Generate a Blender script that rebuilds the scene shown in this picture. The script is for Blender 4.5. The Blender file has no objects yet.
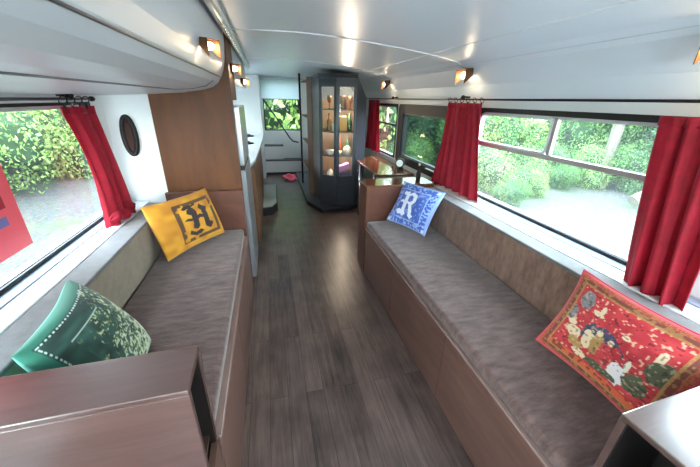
import bpy, bmesh, math, random
from mathutils import Vector, Matrix
random.seed(7)
S = bpy.context.scene
COL = S.collection
PI = math.pi

# ------------------------------------------------------------------ helpers
def lin(c):
    return tuple((x / 255 / 12.92) if x / 255 <= 0.04045 else ((x / 255 + 0.055) / 1.055) ** 2.4 for x in c)

class MB:
    """collects shapes, links them as ONE mesh object"""
    def __init__(s):
        s.v = []; s.f = []; s.sm = []; s.col = None
    def add(s, vs, fs, smooth=False):
        o = len(s.v); s.v += [tuple(p) for p in vs]
        for f in fs:
            s.f.append([i + o for i in f]); s.sm.append(smooth)
        return s
    def box(s, x0, x1, y0, y1, z0, z1):
        x0, x1 = sorted((x0, x1)); y0, y1 = sorted((y0, y1)); z0, z1 = sorted((z0, z1))
        v = [(x, y, z) for x in (x0, x1) for y in (y0, y1) for z in (z0, z1)]
        return s.add(v, [(0, 1, 3, 2), (4, 6, 7, 5), (0, 4, 5, 1), (2, 3, 7, 6), (0, 2, 6, 4), (1, 5, 7, 3)])
    def prism(s, poly, a, b, axis='z', smooth=False):
        n = len(poly)
        def P(p, t):
            return {'z': (p[0], p[1], t), 'y': (p[0], t, p[1]), 'x': (t, p[0], p[1])}[axis]
        v = [P(p, a) for p in poly] + [P(p, b) for p in poly]
        s.add(v, [tuple(range(n)), tuple(range(2 * n - 1, n - 1, -1))])
        o = len(s.v) - 2 * n
        for i in range(n):
            j = (i + 1) % n
            s.f.append([o + i, o + j, o + n + j, o + n + i]); s.sm.append(smooth)
        return s
    def tube(s, pts, r, n=10, caps=True, closed=False):
        pts = [Vector(p) for p in pts]; k = len(pts); vs = []; up = None
        for i, p in enumerate(pts):
            if closed: d = pts[(i + 1) % k] - pts[i - 1]
            else: d = pts[min(i + 1, k - 1)] - pts[max(i - 1, 0)]
            d.normalize()
            if up is None:
                up = Vector((0, 0, 1)) if abs(d.z) < .9 else Vector((1, 0, 0))
            a = d.cross(up).normalized(); b = a.cross(d).normalized(); up = b
            rr = r[i] if isinstance(r, (list, tuple)) else r
            for j in range(n):
                t = 2 * PI * j / n
                vs.append(p + a * math.cos(t) * rr + b * math.sin(t) * rr)
        fs = []
        for i in range(k if closed else k - 1):
            i2 = (i + 1) % k
            for j in range(n):
                j2 = (j + 1) % n
                fs.append((i * n + j, i * n + j2, i2 * n + j2, i2 * n + j))
        s.add(vs, fs, True)
        if caps and not closed:
            o = len(s.v) - len(vs)
            s.f.append([o + j for j in range(n - 1, -1, -1)]); s.sm.append(False)
            s.f.append([o + (k - 1) * n + j for j in range(n)]); s.sm.append(False)
        return s
    def lathe(s, prof, c=(0, 0, 0), n=20):
        vs = []; fs = []
        for r, z in prof:
            for j in range(n):
                t = 2 * PI * j / n
                vs.append((c[0] + r * math.cos(t), c[1] + r * math.sin(t), c[2] + z))
        for i in range(len(prof) - 1):
            for j in range(n):
                j2 = (j + 1) % n
                fs.append((i * n + j, i * n + j2, (i + 1) * n + j2, (i + 1) * n + j))
        fs.append(tuple(range(n - 1, -1, -1))); fs.append(tuple((len(prof) - 1) * n + j for j in range(n)))
        return s.add(vs, fs, True)
    def sphere(s, c, r, n=12, m=8, sc=(1, 1, 1)):
        prof = []
        vs = []; fs = []
        for i in range(m + 1):
            ph = PI * i / m
            for j in range(n):
                t = 2 * PI * j / n
                vs.append((c[0] + r * sc[0] * math.sin(ph) * math.cos(t), c[1] + r * sc[1] * math.sin(ph) * math.sin(t), c[2] + r * sc[2] * math.cos(ph)))
        for i in range(m):
            for j in range(n):
                j2 = (j + 1) % n
                fs.append((i * n + j, (i + 1) * n + j, (i + 1) * n + j2, i * n + j2))
        return s.add(vs, fs, True)
    def grid(s, P, nu, nv, smooth=True):
        vs = [P(i / nu, j / nv) for i in range(nu + 1) for j in range(nv + 1)]
        fs = [(i * (nv + 1) + j, (i + 1) * (nv + 1) + j, (i + 1) * (nv + 1) + j + 1, i * (nv + 1) + j + 1) for i in range(nu) for j in range(nv)]
        return s.add(vs, fs, smooth)

def obj(name, mb, mat, parent=None, bevel=0, world=True, solid=0, segs=2, weld=True):
    me = bpy.data.meshes.new(name)
    off = Vector((0, 0, 0))
    if parent is not None and world:
        p = parent
        while p is not None:
            off += Vector(p.location); p = p.parent
    me.from_pydata([tuple(Vector(v) - off) for v in mb.v], [], mb.f)
    me.polygons.foreach_set('use_smooth', mb.sm)
    bm = bmesh.new(); bm.from_mesh(me)
    if weld: bmesh.ops.recalc_face_normals(bm, faces=bm.faces)
    bm.to_mesh(me); bm.free()
    if mb.col:
        at = me.color_attributes.new('paint', 'FLOAT_COLOR', 'POINT')
        fl = []
        for c in mb.col: fl += [c[0], c[1], c[2], 1.0]
        at.data.foreach_set('color', fl)
    me.materials.append(mat)
    o = bpy.data.objects.new(name, me); COL.objects.link(o)
    if parent is not None: o.parent = parent
    if bevel:
        m = o.modifiers.new('bevel', 'BEVEL'); m.width = bevel; m.segments = segs; m.limit_method = 'ANGLE'; m.angle_limit = 0.6
    if solid:
        m = o.modifiers.new('solid', 'SOLIDIFY'); m.thickness = solid; m.offset = 0
    return o

def tag(o, label, cat, group=None, kind=None):
    o['label'] = label; o['category'] = cat
    if group: o['group'] = group
    if kind: o['kind'] = kind
    return o

def thing(name, label, cat, loc=(0, 0, 0), group=None):
    o = bpy.data.objects.new(name, None); COL.objects.link(o)
    o.empty_display_size = .1
    o.location = loc
    return tag(o, label, cat, group)

def struct(name, mb, mat, parent=None, **k):
    o = obj(name, mb, mat, parent, **k)
    if parent is None: o['kind'] = 'structure'
    return o

def struct_root(name, loc=(0, 0, 0)):
    o = bpy.data.objects.new(name, None); COL.objects.link(o); o.location = loc; o.empty_display_size = .1
    o['kind'] = 'structure'
    return o

# ---------------------------------------------------------------- materials
def newmat(name):
    m = bpy.data.materials.new(name); m.use_nodes = True
    nt = m.node_tree
    return m, nt, nt.nodes['Principled BSDF']

def N(nt, t, **k):
    n = nt.nodes.new(t)
    for a, b in k.items():
        if a.startswith('i_'): n.inputs[a[2:].replace('_', ' ')].default_value = b
        else: setattr(n, a, b)
    return n

def plain(name, rgb, rough=.5, metal=0, var=.06, scale=30, bump=0, coat=0, spec=.5):
    m, nt, b = newmat(name)
    c = lin(rgb)
    tc = N(nt, 'ShaderNodeTexCoord'); no = N(nt, 'ShaderNodeTexNoise', i_Scale=scale, i_Detail=4.0)
    nt.links.new(tc.outputs['Object'], no.inputs['Vector'])
    mx = N(nt, 'ShaderNodeMix', data_type='RGBA')
    mx.inputs['A'].default_value = tuple(x * (1 - var) for x in c) + (1,)
    mx.inputs['B'].default_value = tuple(min(1, x * (1 + var)) for x in c) + (1,)
    nt.links.new(no.outputs['Fac'], mx.inputs['Factor'])
    nt.links.new(mx.outputs['Result'], b.inputs['Base Color'])
    b.inputs['Roughness'].default_value = rough; b.inputs['Metallic'].default_value = metal
    b.inputs['Specular IOR Level'].default_value = spec
    if coat: b.inputs['Coat Weight'].default_value = coat; b.inputs['Coat Roughness'].default_value = .15
    if bump:
        bp = N(nt, 'ShaderNodeBump', i_Strength=bump, i_Distance=.01)
        nt.links.new(no.outputs['Fac'], bp.inputs['Height']); nt.links.new(bp.outputs['Normal'], b.inputs['Normal'])
    return m

def wood(name, dark, light, stretch=(12, 1.2, 12), rough=.35, scale=3.0, fine=.35, spec=.5, coat=0, bump=.05):
    m, nt, b = newmat(name)
    tc = N(nt, 'ShaderNodeTexCoord'); mp = N(nt, 'ShaderNodeMapping'); mp.inputs['Scale'].default_value = stretch
    nt.links.new(tc.outputs['Object'], mp.inputs['Vector'])
    n1 = N(nt, 'ShaderNodeTexNoise', i_Scale=scale, i_Detail=6.0, i_Roughness=.65, i_Distortion=.6)
    n2 = N(nt, 'ShaderNodeTexNoise', i_Scale=scale * .25, i_Detail=3.0)
    nt.links.new(mp.outputs['Vector'], n1.inputs['Vector']); nt.links.new(tc.outputs['Object'], n2.inputs['Vector'])
    ad = N(nt, 'ShaderNodeMath', operation='MULTIPLY_ADD'); ad.inputs[1].default_value = .6
    nt.links.new(n2.outputs['Fac'], ad.inputs[0]); 
    ml = N(nt, 'ShaderNodeMath', operation='MULTIPLY'); ml.inputs[1].default_value = .6
    nt.links.new(n1.outputs['Fac'], ml.inputs[0]); nt.links.new(ml.outputs[0], ad.inputs[2])
    cr = N(nt, 'ShaderNodeValToRGB'); cr.color_ramp.elements[0].position = .38; cr.color_ramp.elements[1].position = .82
    cr.color_ramp.elements[0].color = lin(dark) + (1,); cr.color_ramp.elements[1].color = lin(light) + (1,)
    nt.links.new(ad.outputs[0], cr.inputs['Fac']); nt.links.new(cr.outputs['Color'], b.inputs['Base Color'])
    b.inputs['Roughness'].default_value = rough
    b.inputs['Specular IOR Level'].default_value = spec
    b.inputs['Coat Weight'].default_value = coat; b.inputs['Coat Roughness'].default_value = .2
    if coat: b.inputs['Coat IOR'].default_value = 1.9
    bp = N(nt, 'ShaderNodeBump', i_Strength=bump, i_Distance=.004)
    nt.links.new(n1.outputs['Fac'], bp.inputs['Height']); nt.links.new(bp.outputs['Normal'], b.inputs['Normal'])
    return m

def fabric(name, a, bcol, scale=14, rough=.9, sheen=.3, bump=.35, stretch=(1, 1, 1)):
    m, nt, b = newmat(name)
    tc = N(nt, 'ShaderNodeTexCoord'); mp = N(nt, 'ShaderNodeMapping'); mp.inputs['Scale'].default_value = stretch
    nt.links.new(tc.outputs['Object'], mp.inputs['Vector'])
    n1 = N(nt, 'ShaderNodeTexNoise', i_Scale=scale, i_Detail=8.0, i_Roughness=.7)
    n2 = N(nt, 'ShaderNodeTexNoise', i_Scale=260.0, i_Detail=2.0)
    nt.links.new(mp.outputs['Vector'], n1.inputs['Vector']); nt.links.new(tc.outputs['Object'], n2.inputs['Vector'])
    cr = N(nt, 'ShaderNodeValToRGB'); cr.color_ramp.elements[0].position = .32; cr.color_ramp.elements[1].position = .7
    cr.color_ramp.elements[0].color = lin(a) + (1,); cr.color_ramp.elements[1].color = lin(bcol) + (1,)
    nt.links.new(n1.outputs['Fac'], cr.inputs['Fac']); nt.links.new(cr.outputs['Color'], b.inputs['Base Color'])
    b.inputs['Roughness'].default_value = rough
    b.inputs['Sheen Weight'].default_value = sheen; b.inputs['Sheen Roughness'].default_value = .4
    ad = N(nt, 'ShaderNodeMath', operation='ADD'); nt.links.new(n1.outputs['Fac'], ad.inputs[0]); nt.links.new(n2.outputs['Fac'], ad.inputs[1])
    bp = N(nt, 'ShaderNodeBump', i_Strength=bump, i_Distance=.006)
    nt.links.new(ad.outputs[0], bp.inputs['Height']); nt.links.new(bp.outputs['Normal'], b.inputs['Normal'])
    return m

def painted(name, rough=.8):
    m, nt, b = newmat(name)
    at = N(nt, 'ShaderNodeAttribute', attribute_name='paint')
    nt.links.new(at.outputs['Color'], b.inputs['Base Color'])
    tc = N(nt, 'ShaderNodeTexCoord'); n2 = N(nt, 'ShaderNodeTexNoise', i_Scale=220.0)
    nt.links.new(tc.outputs['Object'], n2.inputs['Vector'])
    bp = N(nt, 'ShaderNodeBump', i_Strength=.25, i_Distance=.003)
    nt.links.new(n2.outputs['Fac'], bp.inputs['Height']); nt.links.new(bp.outputs['Normal'], b.inputs['Normal'])
    b.inputs['Roughness'].default_value = rough; b.inputs['Sheen Weight'].default_value = .15
    return m

def glass(name, tint=(1, 1, 1), haze=.06, refl=1.0):
    m, nt, b = newmat(name); nt.nodes.remove(b)
    out = nt.nodes['Material Output']
    tr = N(nt, 'ShaderNodeBsdfTransparent'); tr.inputs['Color'].default_value = tint + (1,)
    gl = N(nt, 'ShaderNodeBsdfGlossy', i_Roughness=.02)
    df = N(nt, 'ShaderNodeBsdfTranslucent'); df.inputs['Color'].default_value = (.85, .95, .97, 1)  # pale translucent share stands in for bright reflections on the pane
    fr = N(nt, 'ShaderNodeLayerWeight', i_Blend=.5)
    pw = N(nt, 'ShaderNodeMath', operation='POWER'); pw.inputs[1].default_value = 4.5
    nt.links.new(fr.outputs['Facing'], pw.inputs[0])
    ml = N(nt, 'ShaderNodeMath', operation='MULTIPLY_ADD'); ml.inputs[1].default_value = .5 * refl; ml.inputs[2].default_value = .03 * refl
    nt.links.new(pw.outputs[0], ml.inputs[0])
    tc = N(nt, 'ShaderNodeTexCoord'); no = N(nt, 'ShaderNodeTexNoise', i_Scale=2.2, i_Detail=3.0)
    nt.links.new(tc.outputs['Object'], no.inputs['Vector'])
    hz = N(nt, 'ShaderNodeMath', operation='MULTIPLY'); hz.inputs[1].default_value = haze * 2
    nt.links.new(no.outputs['Fac'], hz.inputs[0])
    m1 = N(nt, 'ShaderNodeMixShader'); m2 = N(nt, 'ShaderNodeMixShader')
    nt.links.new(hz.outputs[0], m1.inputs['Fac']); nt.links.new(tr.outputs[0], m1.inputs[1]); nt.links.new(df.outputs[0], m1.inputs[2])
    nt.links.new(ml.outputs[0], m2.inputs['Fac']); nt.links.new(m1.outputs[0], m2.inputs[1]); nt.links.new(gl.outputs[0], m2.inputs[2])
    nt.links.new(m2.outputs[0], out.inputs['Surface'])
    return m

def emit(name, rgb, strength):
    m, nt, b = newmat(name)
    b.inputs['Base Color'].default_value = (.9, .85, .75, 1)
    b.inputs['Emission Color'].default_value = rgb + (1,); b.inputs['Emission Strength'].default_value = strength
    return m

def leafmat(name, cols, rough=.55):
    m, nt, b = newmat(name)
    ge = N(nt, 'ShaderNodeNewGeometry')
    cr = N(nt, 'ShaderNodeValToRGB')
    el = cr.color_ramp.elements
    while len(el) < len(cols): el.new(.5)
    for i, c in enumerate(cols):
        el[i].position = i / (len(cols) - 1); el[i].color = lin(c) + (1,)
    nt.links.new(ge.outputs['Random Per Island'], cr.inputs['Fac'])
    nt.links.new(cr.outputs['Color'], b.inputs['Base Color'])
    b.inputs['Roughness'].default_value = rough
    tl = N(nt, 'ShaderNodeBsdfTranslucent'); nt.links.new(cr.outputs['Color'], tl.inputs['Color'])
    mx = N(nt, 'ShaderNodeMixShader'); mx.inputs['Fac'].default_value = .35
    nt.links.new(b.outputs[0], mx.inputs[1]); nt.links.new(tl.outputs[0], mx.inputs[2])
    nt.links.new(mx.outputs[0], nt.nodes['Material Output'].inputs['Surface'])
    return m

def floor_mat():
    m, nt, b = newmat('dark_planks')
    tc = N(nt, 'ShaderNodeTexCoord'); mp = N(nt, 'ShaderNodeMapping'); mp.inputs['Rotation'].default_value = (0, 0, PI / 2)
    nt.links.new(tc.outputs['Object'], mp.inputs['Vector'])
    br = N(nt, 'ShaderNodeTexBrick', i_Scale=1.0)
    br.inputs['Brick Width'].default_value = 1.25; br.inputs['Row Height'].default_value = .098
    br.inputs['Mortar Size'].default_value = .0012; br.inputs['Mortar Smooth'].default_value = .3
    br.inputs['Color1'].default_value = (0, 0, 0, 1); br.inputs['Color2'].default_value = (1, 1, 1, 1); br.inputs['Mortar'].default_value = (0, 0, 0, 1)
    br.offset = .37
    nt.links.new(mp.outputs['Vector'], br.inputs['Vector'])
    m2 = N(nt, 'ShaderNodeMapping'); m2.inputs['Scale'].default_value = (22, 1.6, 1)
    nt.links.new(tc.outputs['Object'], m2.inputs['Vector'])
    av = N(nt, 'ShaderNodeVectorMath', operation='ADD')
    nt.links.new(m2.outputs['Vector'], av.inputs[0]); nt.links.new(br.outputs['Color'], av.inputs[1])
    n1 = N(nt, 'ShaderNodeTexNoise', i_Scale=2.2, i_Detail=7.0, i_Roughness=.65, i_Distortion=.4)
    nt.links.new(av.outputs[0], n1.inputs['Vector'])
    nz = N(nt, 'ShaderNodeTexNoise', i_Scale=5.0, i_Detail=3.0); nt.links.new(tc.outputs['Object'], nz.inputs['Vector'])
    a1 = N(nt, 'ShaderNodeMath', operation='MULTIPLY_ADD'); a1.inputs[1].default_value = .13
    nt.links.new(br.outputs['Color'], a1.inputs[0])
    s1 = N(nt, 'ShaderNodeMath', operation='MULTIPLY'); s1.inputs[1].default_value = .55; nt.links.new(n1.outputs['Fac'], s1.inputs[0])
    nt.links.new(s1.outputs[0], a1.inputs[2])
    a2 = N(nt, 'ShaderNodeMath', operation='MULTIPLY_ADD'); a2.inputs[1].default_value = .35
    nt.links.new(nz.outputs['Fac'], a2.inputs[0]); nt.links.new(a1.outputs[0], a2.inputs[2])
    cr = N(nt, 'ShaderNodeValToRGB'); e = cr.color_ramp.elements
    e[0].position = .34; e[0].color = lin(FLOOR_D) + (1,); e[1].position = .78; e[1].color = lin(FLOOR_L) + (1,)
    nt.links.new(a2.outputs[0], cr.inputs['Fac'])
    mm = N(nt, 'ShaderNodeMix', data_type='RGBA'); mm.inputs['B'].default_value = (.008, .006, .006, 1)
    nt.links.new(br.outputs['Fac'], mm.inputs['Factor']); nt.links.new(cr.outputs['Color'], mm.inputs['A'])
    nt.links.new(mm.outputs['Result'], b.inputs['Base Color'])
    rr = N(nt, 'ShaderNodeMapRange'); rr.inputs['To Min'].default_value = .25; rr.inputs['To Max'].default_value = .38
    nt.links.new(n1.outputs['Fac'], rr.inputs['Value']); nt.links.new(rr.outputs[0], b.inputs['Roughness'])
    bp = N(nt, 'ShaderNodeBump', i_Strength=.04, i_Distance=.002)
    nt.links.new(n1.outputs['Fac'], bp.inputs['Height']); nt.links.new(bp.outputs['Normal'], b.inputs['Normal'])
    return m

def gravel_mat():
    m, nt, b = newmat('gravel')
    tc = N(nt, 'ShaderNodeTexCoord')
    n1 = N(nt, 'ShaderNodeTexNoise', i_Scale=16.0, i_Detail=6.0, i_Roughness=.8); n2 = N(nt, 'ShaderNodeTexNoise', i_Scale=.55, i_Detail=5.0, i_Roughness=.7)
    vo = N(nt, 'ShaderNodeTexVoronoi', i_Scale=22.0)
    for n in (n1, n2, vo): nt.links.new(tc.outputs['Object'], n.inputs['Vector'])
    c1 = N(nt, 'ShaderNodeValToRGB'); e = c1.color_ramp.elements
    e[0].position = .3; e[0].color = lin((46, 44, 42)) + (1,); e[1].position = .7; e[1].color = lin((100, 97, 94)) + (1,)
    c2 = N(nt, 'ShaderNodeValToRGB'); e = c2.color_ramp.elements
    e[0].position = .50; e[0].color = (0, 0, 0, 1); e[1].position = .60; e[1].color = (1, 1, 1, 1)
    nt.links.new(n1.outputs['Fac'], c1.inputs['Fac']); nt.links.new(n2.outputs['Fac'], c2.inputs['Fac'])
    mv = N(nt, 'ShaderNodeMix', data_type='RGBA', blend_type='MULTIPLY'); mv.inputs['Factor'].default_value = .5
    nt.links.new(c1.outputs['Color'], mv.inputs['A']); nt.links.new(vo.outputs['Color'], mv.inputs['B'])
    mx = N(nt, 'ShaderNodeMix', data_type='RGBA'); mx.inputs['B'].default_value = lin((66, 84, 46)) + (1,)
    mu = N(nt, 'ShaderNodeMath', operation='MULTIPLY'); mu.inputs[1].default_value = .6
    nt.links.new(c2.outputs['Color'], mu.inputs[0]); nt.links.new(mu.outputs[0], mx.inputs['Factor'])
    nt.links.new(mv.outputs['Result'], mx.inputs['A']); nt.links.new(mx.outputs['Result'], b.inputs['Base Color'])
    b.inputs['Roughness'].default_value = .95
    return m

FLOOR_D = (44, 35, 34); FLOOR_L = (126, 103, 94)
M = {}
M['floor'] = floor_mat()
M['ceil'] = plain('white_gloss_panel', (220, 226, 232), .36, var=.02, scale=3, spec=.5)
M['white'] = plain('white_paint', (218, 221, 220), .4, var=.02, scale=4)
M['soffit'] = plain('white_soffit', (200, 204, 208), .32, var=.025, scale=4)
M['sill'] = plain('white_sill', (214, 214, 216), .35, var=.02)
M['bench'] = wood('bench_wood', (70, 46, 39), (116, 84, 73), stretch=(10, 1.2, 9), rough=.3)
M['rail'] = wood('rail_wood', (104, 80, 74), (150, 124, 116), stretch=(10, 1.2, 9), rough=.25)
M['boxwood'] = wood('box_wood', (58, 37, 33), (98, 69, 63), stretch=(1.2, 9, 10), rough=.3, spec=.6, coat=1.0, bump=.004)
M['box_shade'] = wood('box_inner_shade', (16, 11, 10), (30, 21, 18), stretch=(2, 2, 1), rough=.5)  # near-black wood: shade of the box recess put into the colour
M['panel'] = wood('partition_wood', (54, 26, 8), (98, 56, 24), stretch=(5, 5, .8), rough=.5, spec=.3)
M['brown'] = wood('brown_board', (72, 46, 28), (116, 78, 48), stretch=(9, 9, .8), rough=.4)
M['redwood'] = wood('red_brown_wood', (70, 40, 32), (108, 70, 56), stretch=(3, 6, 3), rough=.28)
M['table'] = wood('table_wood', (84, 50, 34), (128, 84, 58), stretch=(9, 1.1, 9), rough=.1, spec=.8)
M['seat'] = fabric('seat_chenille', (64, 42, 38), (114, 88, 81), scale=15, sheen=.4, stretch=(.7, 2.2, 1))
M['backL'] = fabric('back_taupe', (122, 108, 92), (146, 132, 116), scale=10, sheen=.2, bump=.2)
M['backR'] = fabric('back_brown', (92, 66, 53), (136, 104, 88), scale=9, sheen=.35, stretch=(3, 3, 1.2))
M['backtop'] = fabric('back_grey_top', (86, 82, 82), (112, 107, 108), scale=12, sheen=.3, bump=.15)
M['red'] = fabric('red_velvet', (140, 4, 28), (178, 8, 44), scale=20, rough=.75, sheen=.35, bump=.12)
M['red'].node_tree.nodes['Principled BSDF'].inputs['Sheen Tint'].default_value = (1, .25, .4, 1)
_nt = M['red'].node_tree; _p = _nt.nodes['Principled BSDF']; _tl = N(_nt, 'ShaderNodeBsdfTranslucent'); _mx = N(_nt, 'ShaderNodeMixShader'); _mx.inputs['Fac'].default_value = .28
_nt.links.new(_p.inputs['Base Color'].links[0].from_socket, _tl.inputs['Color'])
_nt.links.new(_p.outputs[0], _mx.inputs[1]); _nt.links.new(_tl.outputs[0], _mx.inputs[2]); _nt.links.new(_mx.outputs[0], _nt.nodes['Material Output'].inputs['Surface'])
M['ledge'] = plain('painted_ledge', (150, 164, 182), .35)
M['black'] = plain('black_rubber', (18, 19, 22), .5)
M['iron'] = plain('black_iron', (20, 18, 20), .38, metal=.5)
M['alu'] = plain('aluminium', (206, 206, 210), .3, metal=.2)
M['pinkalu'] = plain('bare_rail', (166, 154, 154), .3, metal=.4)
M['chrome'] = plain('chrome', (205, 208, 212), .12, metal=1)
M['tubing'] = plain('polished_tube', (214, 216, 220), .25, metal=.55)
M['fridge'] = plain('fridge_grey', (168, 172, 178), .28, metal=.75)
M['darkgrey'] = plain('cabinet_dark_grey', (58, 62, 69), .3, var=.08)
M['midgrey'] = plain('cabinet_side_grey', (112, 108, 108), .4, var=.05)
M['darkframe'] = plain('dark_window_frame', (28, 29, 32), .5, spec=.15)
M['glass'] = glass('window_glass', (.95, 1, .985), .004)
M['glare'] = glass('glare_glass', (.92, 1, .98), .014)  # stronger reflection haze mixed into the glass
M['dark_glass'] = glass('tinted_glass', (.42, .50, .47), .003, .12)
M['rear_glass'] = glass('rear_glass', (.95, 1, .97), .003, .1)
M['cglass'] = glass('cabinet_glass', (1, 1, 1), .01, .7)
M['copper'] = plain('copper_shade', (118, 78, 48), .35, metal=.55)
M['bulb'] = emit('warm_bulb', (1.0, .80, .50), 24)
M['walnut'] = plain('walnut_rim', (26, 20, 19), .5, spec=.2)
M['oval'] = wood('oval_picture', (28, 17, 14), (74, 42, 32), stretch=(14, 14, 2), rough=.6, spec=.15)
M['cushion'] = painted('printed_cushion')
M['leafA'] = leafmat('leaf_mid', [(36, 70, 30), (72, 114, 50), (122, 158, 80), (52, 94, 52)])
M['leafB'] = leafmat('leaf_light', [(74, 112, 46), (122, 156, 72), (160, 180, 104), (90, 132, 74)])
M['leafC'] = leafmat('leaf_dark', [(18, 42, 24), (38, 70, 38), (66, 100, 58), (30, 58, 40)])
M['leafD'] = leafmat('leaf_rusty', [(82, 90, 46), (104, 70, 58), (124, 110, 76), (70, 98, 50)])
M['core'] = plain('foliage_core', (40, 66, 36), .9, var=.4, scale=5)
M['bark'] = wood('bark', (70, 60, 52), (150, 140, 128), stretch=(6, 6, 1), rough=.9)
M['gravel'] = gravel_mat()
M['redsign'] = plain('red_poster', (220, 84, 94), .5, var=.03)
M['bluebox'] = plain('blue_print', (96, 96, 150), .5)
M['darkprint'] = plain('dark_red_print', (150, 32, 48), .5)
M['worktop'] = plain('white_worktop', (232, 234, 236), .25, var=.02)
M['treadgrey'] = plain('grey_tread', (150, 154, 156), .3, var=.08)
M['pinktowel'] = fabric('pink_cloth', (190, 20, 66), (226, 50, 96), scale=30, sheen=.4)
M['blind'] = plain('roller_blind', (226, 234, 242), .7, var=.01)
_nt = M['blind'].node_tree; _tl = N(_nt, 'ShaderNodeBsdfTranslucent'); _tl.inputs['Color'].default_value = (.8, .86, .92, 1); _mx = N(_nt, 'ShaderNodeMixShader'); _mx.inputs['Fac'].default_value = .5
_nt.links.new(_nt.nodes['Principled BSDF'].outputs[0], _mx.inputs[1]); _nt.links.new(_tl.outputs[0], _mx.inputs[2]); _nt.links.new(_mx.outputs[0], _nt.nodes['Material Output'].inputs['Surface'])
M['peach'] = wood('pale_back_board', (150, 112, 82), (196, 156, 120), stretch=(6, 6, 1), rough=.5)
M['gold'] = plain('gold_card', (206, 158, 62), .4)
M['green'] = plain('green_glass', (50, 110, 66), .2)
M['amber'] = plain('amber_glass', (120, 62, 26), .2)
M['cream'] = plain('cream_ceramic', (226, 212, 190), .3)
M['porcelain'] = plain('white_china', (232, 232, 228), .25)
M['lilac'] = plain('lilac_box', (206, 130, 196), .5)
M['bluedk'] = plain('navy_china', (56, 60, 110), .3)

# ------------------------------------------------------------------- camera
R = [[0.970, -0.074, 0.231], [-0.241, -0.388, 0.889], [0.024, -0.919, -0.395]]
def cam():
    import numpy as np
    c = np.array([350, 233.5]); v1 = np.array([266, 98.]); vv = np.array([331, 956.])
    f = math.sqrt(-np.dot(v1 - c, vv - c))
    d = lambda p: np.array([p[0] - c[0], p[1] - c[1], f])
    y = d(v1); y /= np.linalg.norm(y)
    z = -d(vv); z /= np.linalg.norm(z); z = z - y * np.dot(y, z); z /= np.linalg.norm(z)
    x = np.cross(y, z)
    A = np.array([x, y, z])
    mw = Matrix([[A[0, 0], -A[0, 1], -A[0, 2], 0], [A[1, 0], -A[1, 1], -A[1, 2], 0], [A[2, 0], -A[2, 1], -A[2, 2], 1.5], [0, 0, 0, 1]])
    cd = bpy.data.cameras.new('camera'); co = bpy.data.objects.new('camera', cd); COL.objects.link(co)
    cd.sensor_fit = 'HORIZONTAL'; cd.sensor_width = 36; cd.lens = f / 700 * 36; cd.clip_start = .02; cd.clip_end = 200
    co.matrix_world = mw
    S.camera = co
cam()

# ------------------------------------------------------------------ setting
Y0, Y1 = -1.3, 7.0
XL, XR = -1.0, 1.6
ZS, ZT = .80, 1.445            # window bottom / top
struct('floor', MB().box(XL - .06, XR + .06, Y0, Y1 + .1, -.06, 0), M['floor'])

prof = [(1.66, 1.53), (1.60, 1.53), (1.585, 1.63), (1.50, 1.745), (1.42, 1.79), (1.2, 1.826), (.97, 1.853), (.73, 1.875), (.48, 1.894), (.25, 1.903), (.05, 1.901), (-.16, 1.893),
        (-.4, 1.876), (-.62, 1.848), (-.82, 1.79), (-.9, 1.745), (-.985, 1.63), (-1.0, 1.53), (-1.06, 1.53)]
top = [(x * 1.02, z + .07) for x, z in prof[1:-1]]
poly = prof + [(-1.06, 1.62)] + top[::-1] + [(1.66, 1.62)]
struct('ceiling', MB().prism(poly, Y0, Y1 + .1, 'y'), M['ceil'])

def zc(x):
    pr = sorted((p for p in prof if p[1] > 1.54), key=lambda p: p[0])
    for (a, b), (c, d) in zip(pr, pr[1:]):
        if a <= x <= c: return b + (d - b) * (x - a) / (c - a)
def rib(name, y, x0, x1):
    n = 40
    struct(name, MB().tube([(x0 + (x1 - x0) * i / n, y, zc(x0 + (x1 - x0) * i / n) - .001) for i in range(n + 1)], .007, 8), M['sill'])
rib('trim_1', 2.4, -.20, 1.50); rib('trim_2', 3.95, -.2, 1.5)
struct('trim_3', MB().tube([(1.2, Y0, zc(1.2)), (1.2, Y1, zc(1.2))], .005, 8), M['sill'])
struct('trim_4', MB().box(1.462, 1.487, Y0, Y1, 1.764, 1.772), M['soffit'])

def wall_with_openings(name, x, xo, openings, ya, yb, ztop=1.53, zt=ZT + .028):
    mb = MB(); 
    mb.box(x, xo, ya, yb, 0, ZS); mb.box(x, xo, ya, yb, zt, ztop)
    ys = [ya]
    for a, b in openings: ys += [a, b]
    ys.append(yb)
    for a, b in zip(ys[0::2], ys[1::2]): mb.box(x, xo, a, b, ZS, zt)
    return struct(name, mb, M['white'])
WR = [(-.55, .60), (.73, 2.28), (2.43, 3.83), (3.93, 4.84)]
WL = [(-.55, 2.26), (3.2, 6.1)]
wall_with_openings('wall_right', XR, XR + .06, WR, Y0, Y1)
wall_with_openings('wall_left', XL, XL - .06, WL, Y0, Y1, zt=1.455)

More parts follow.
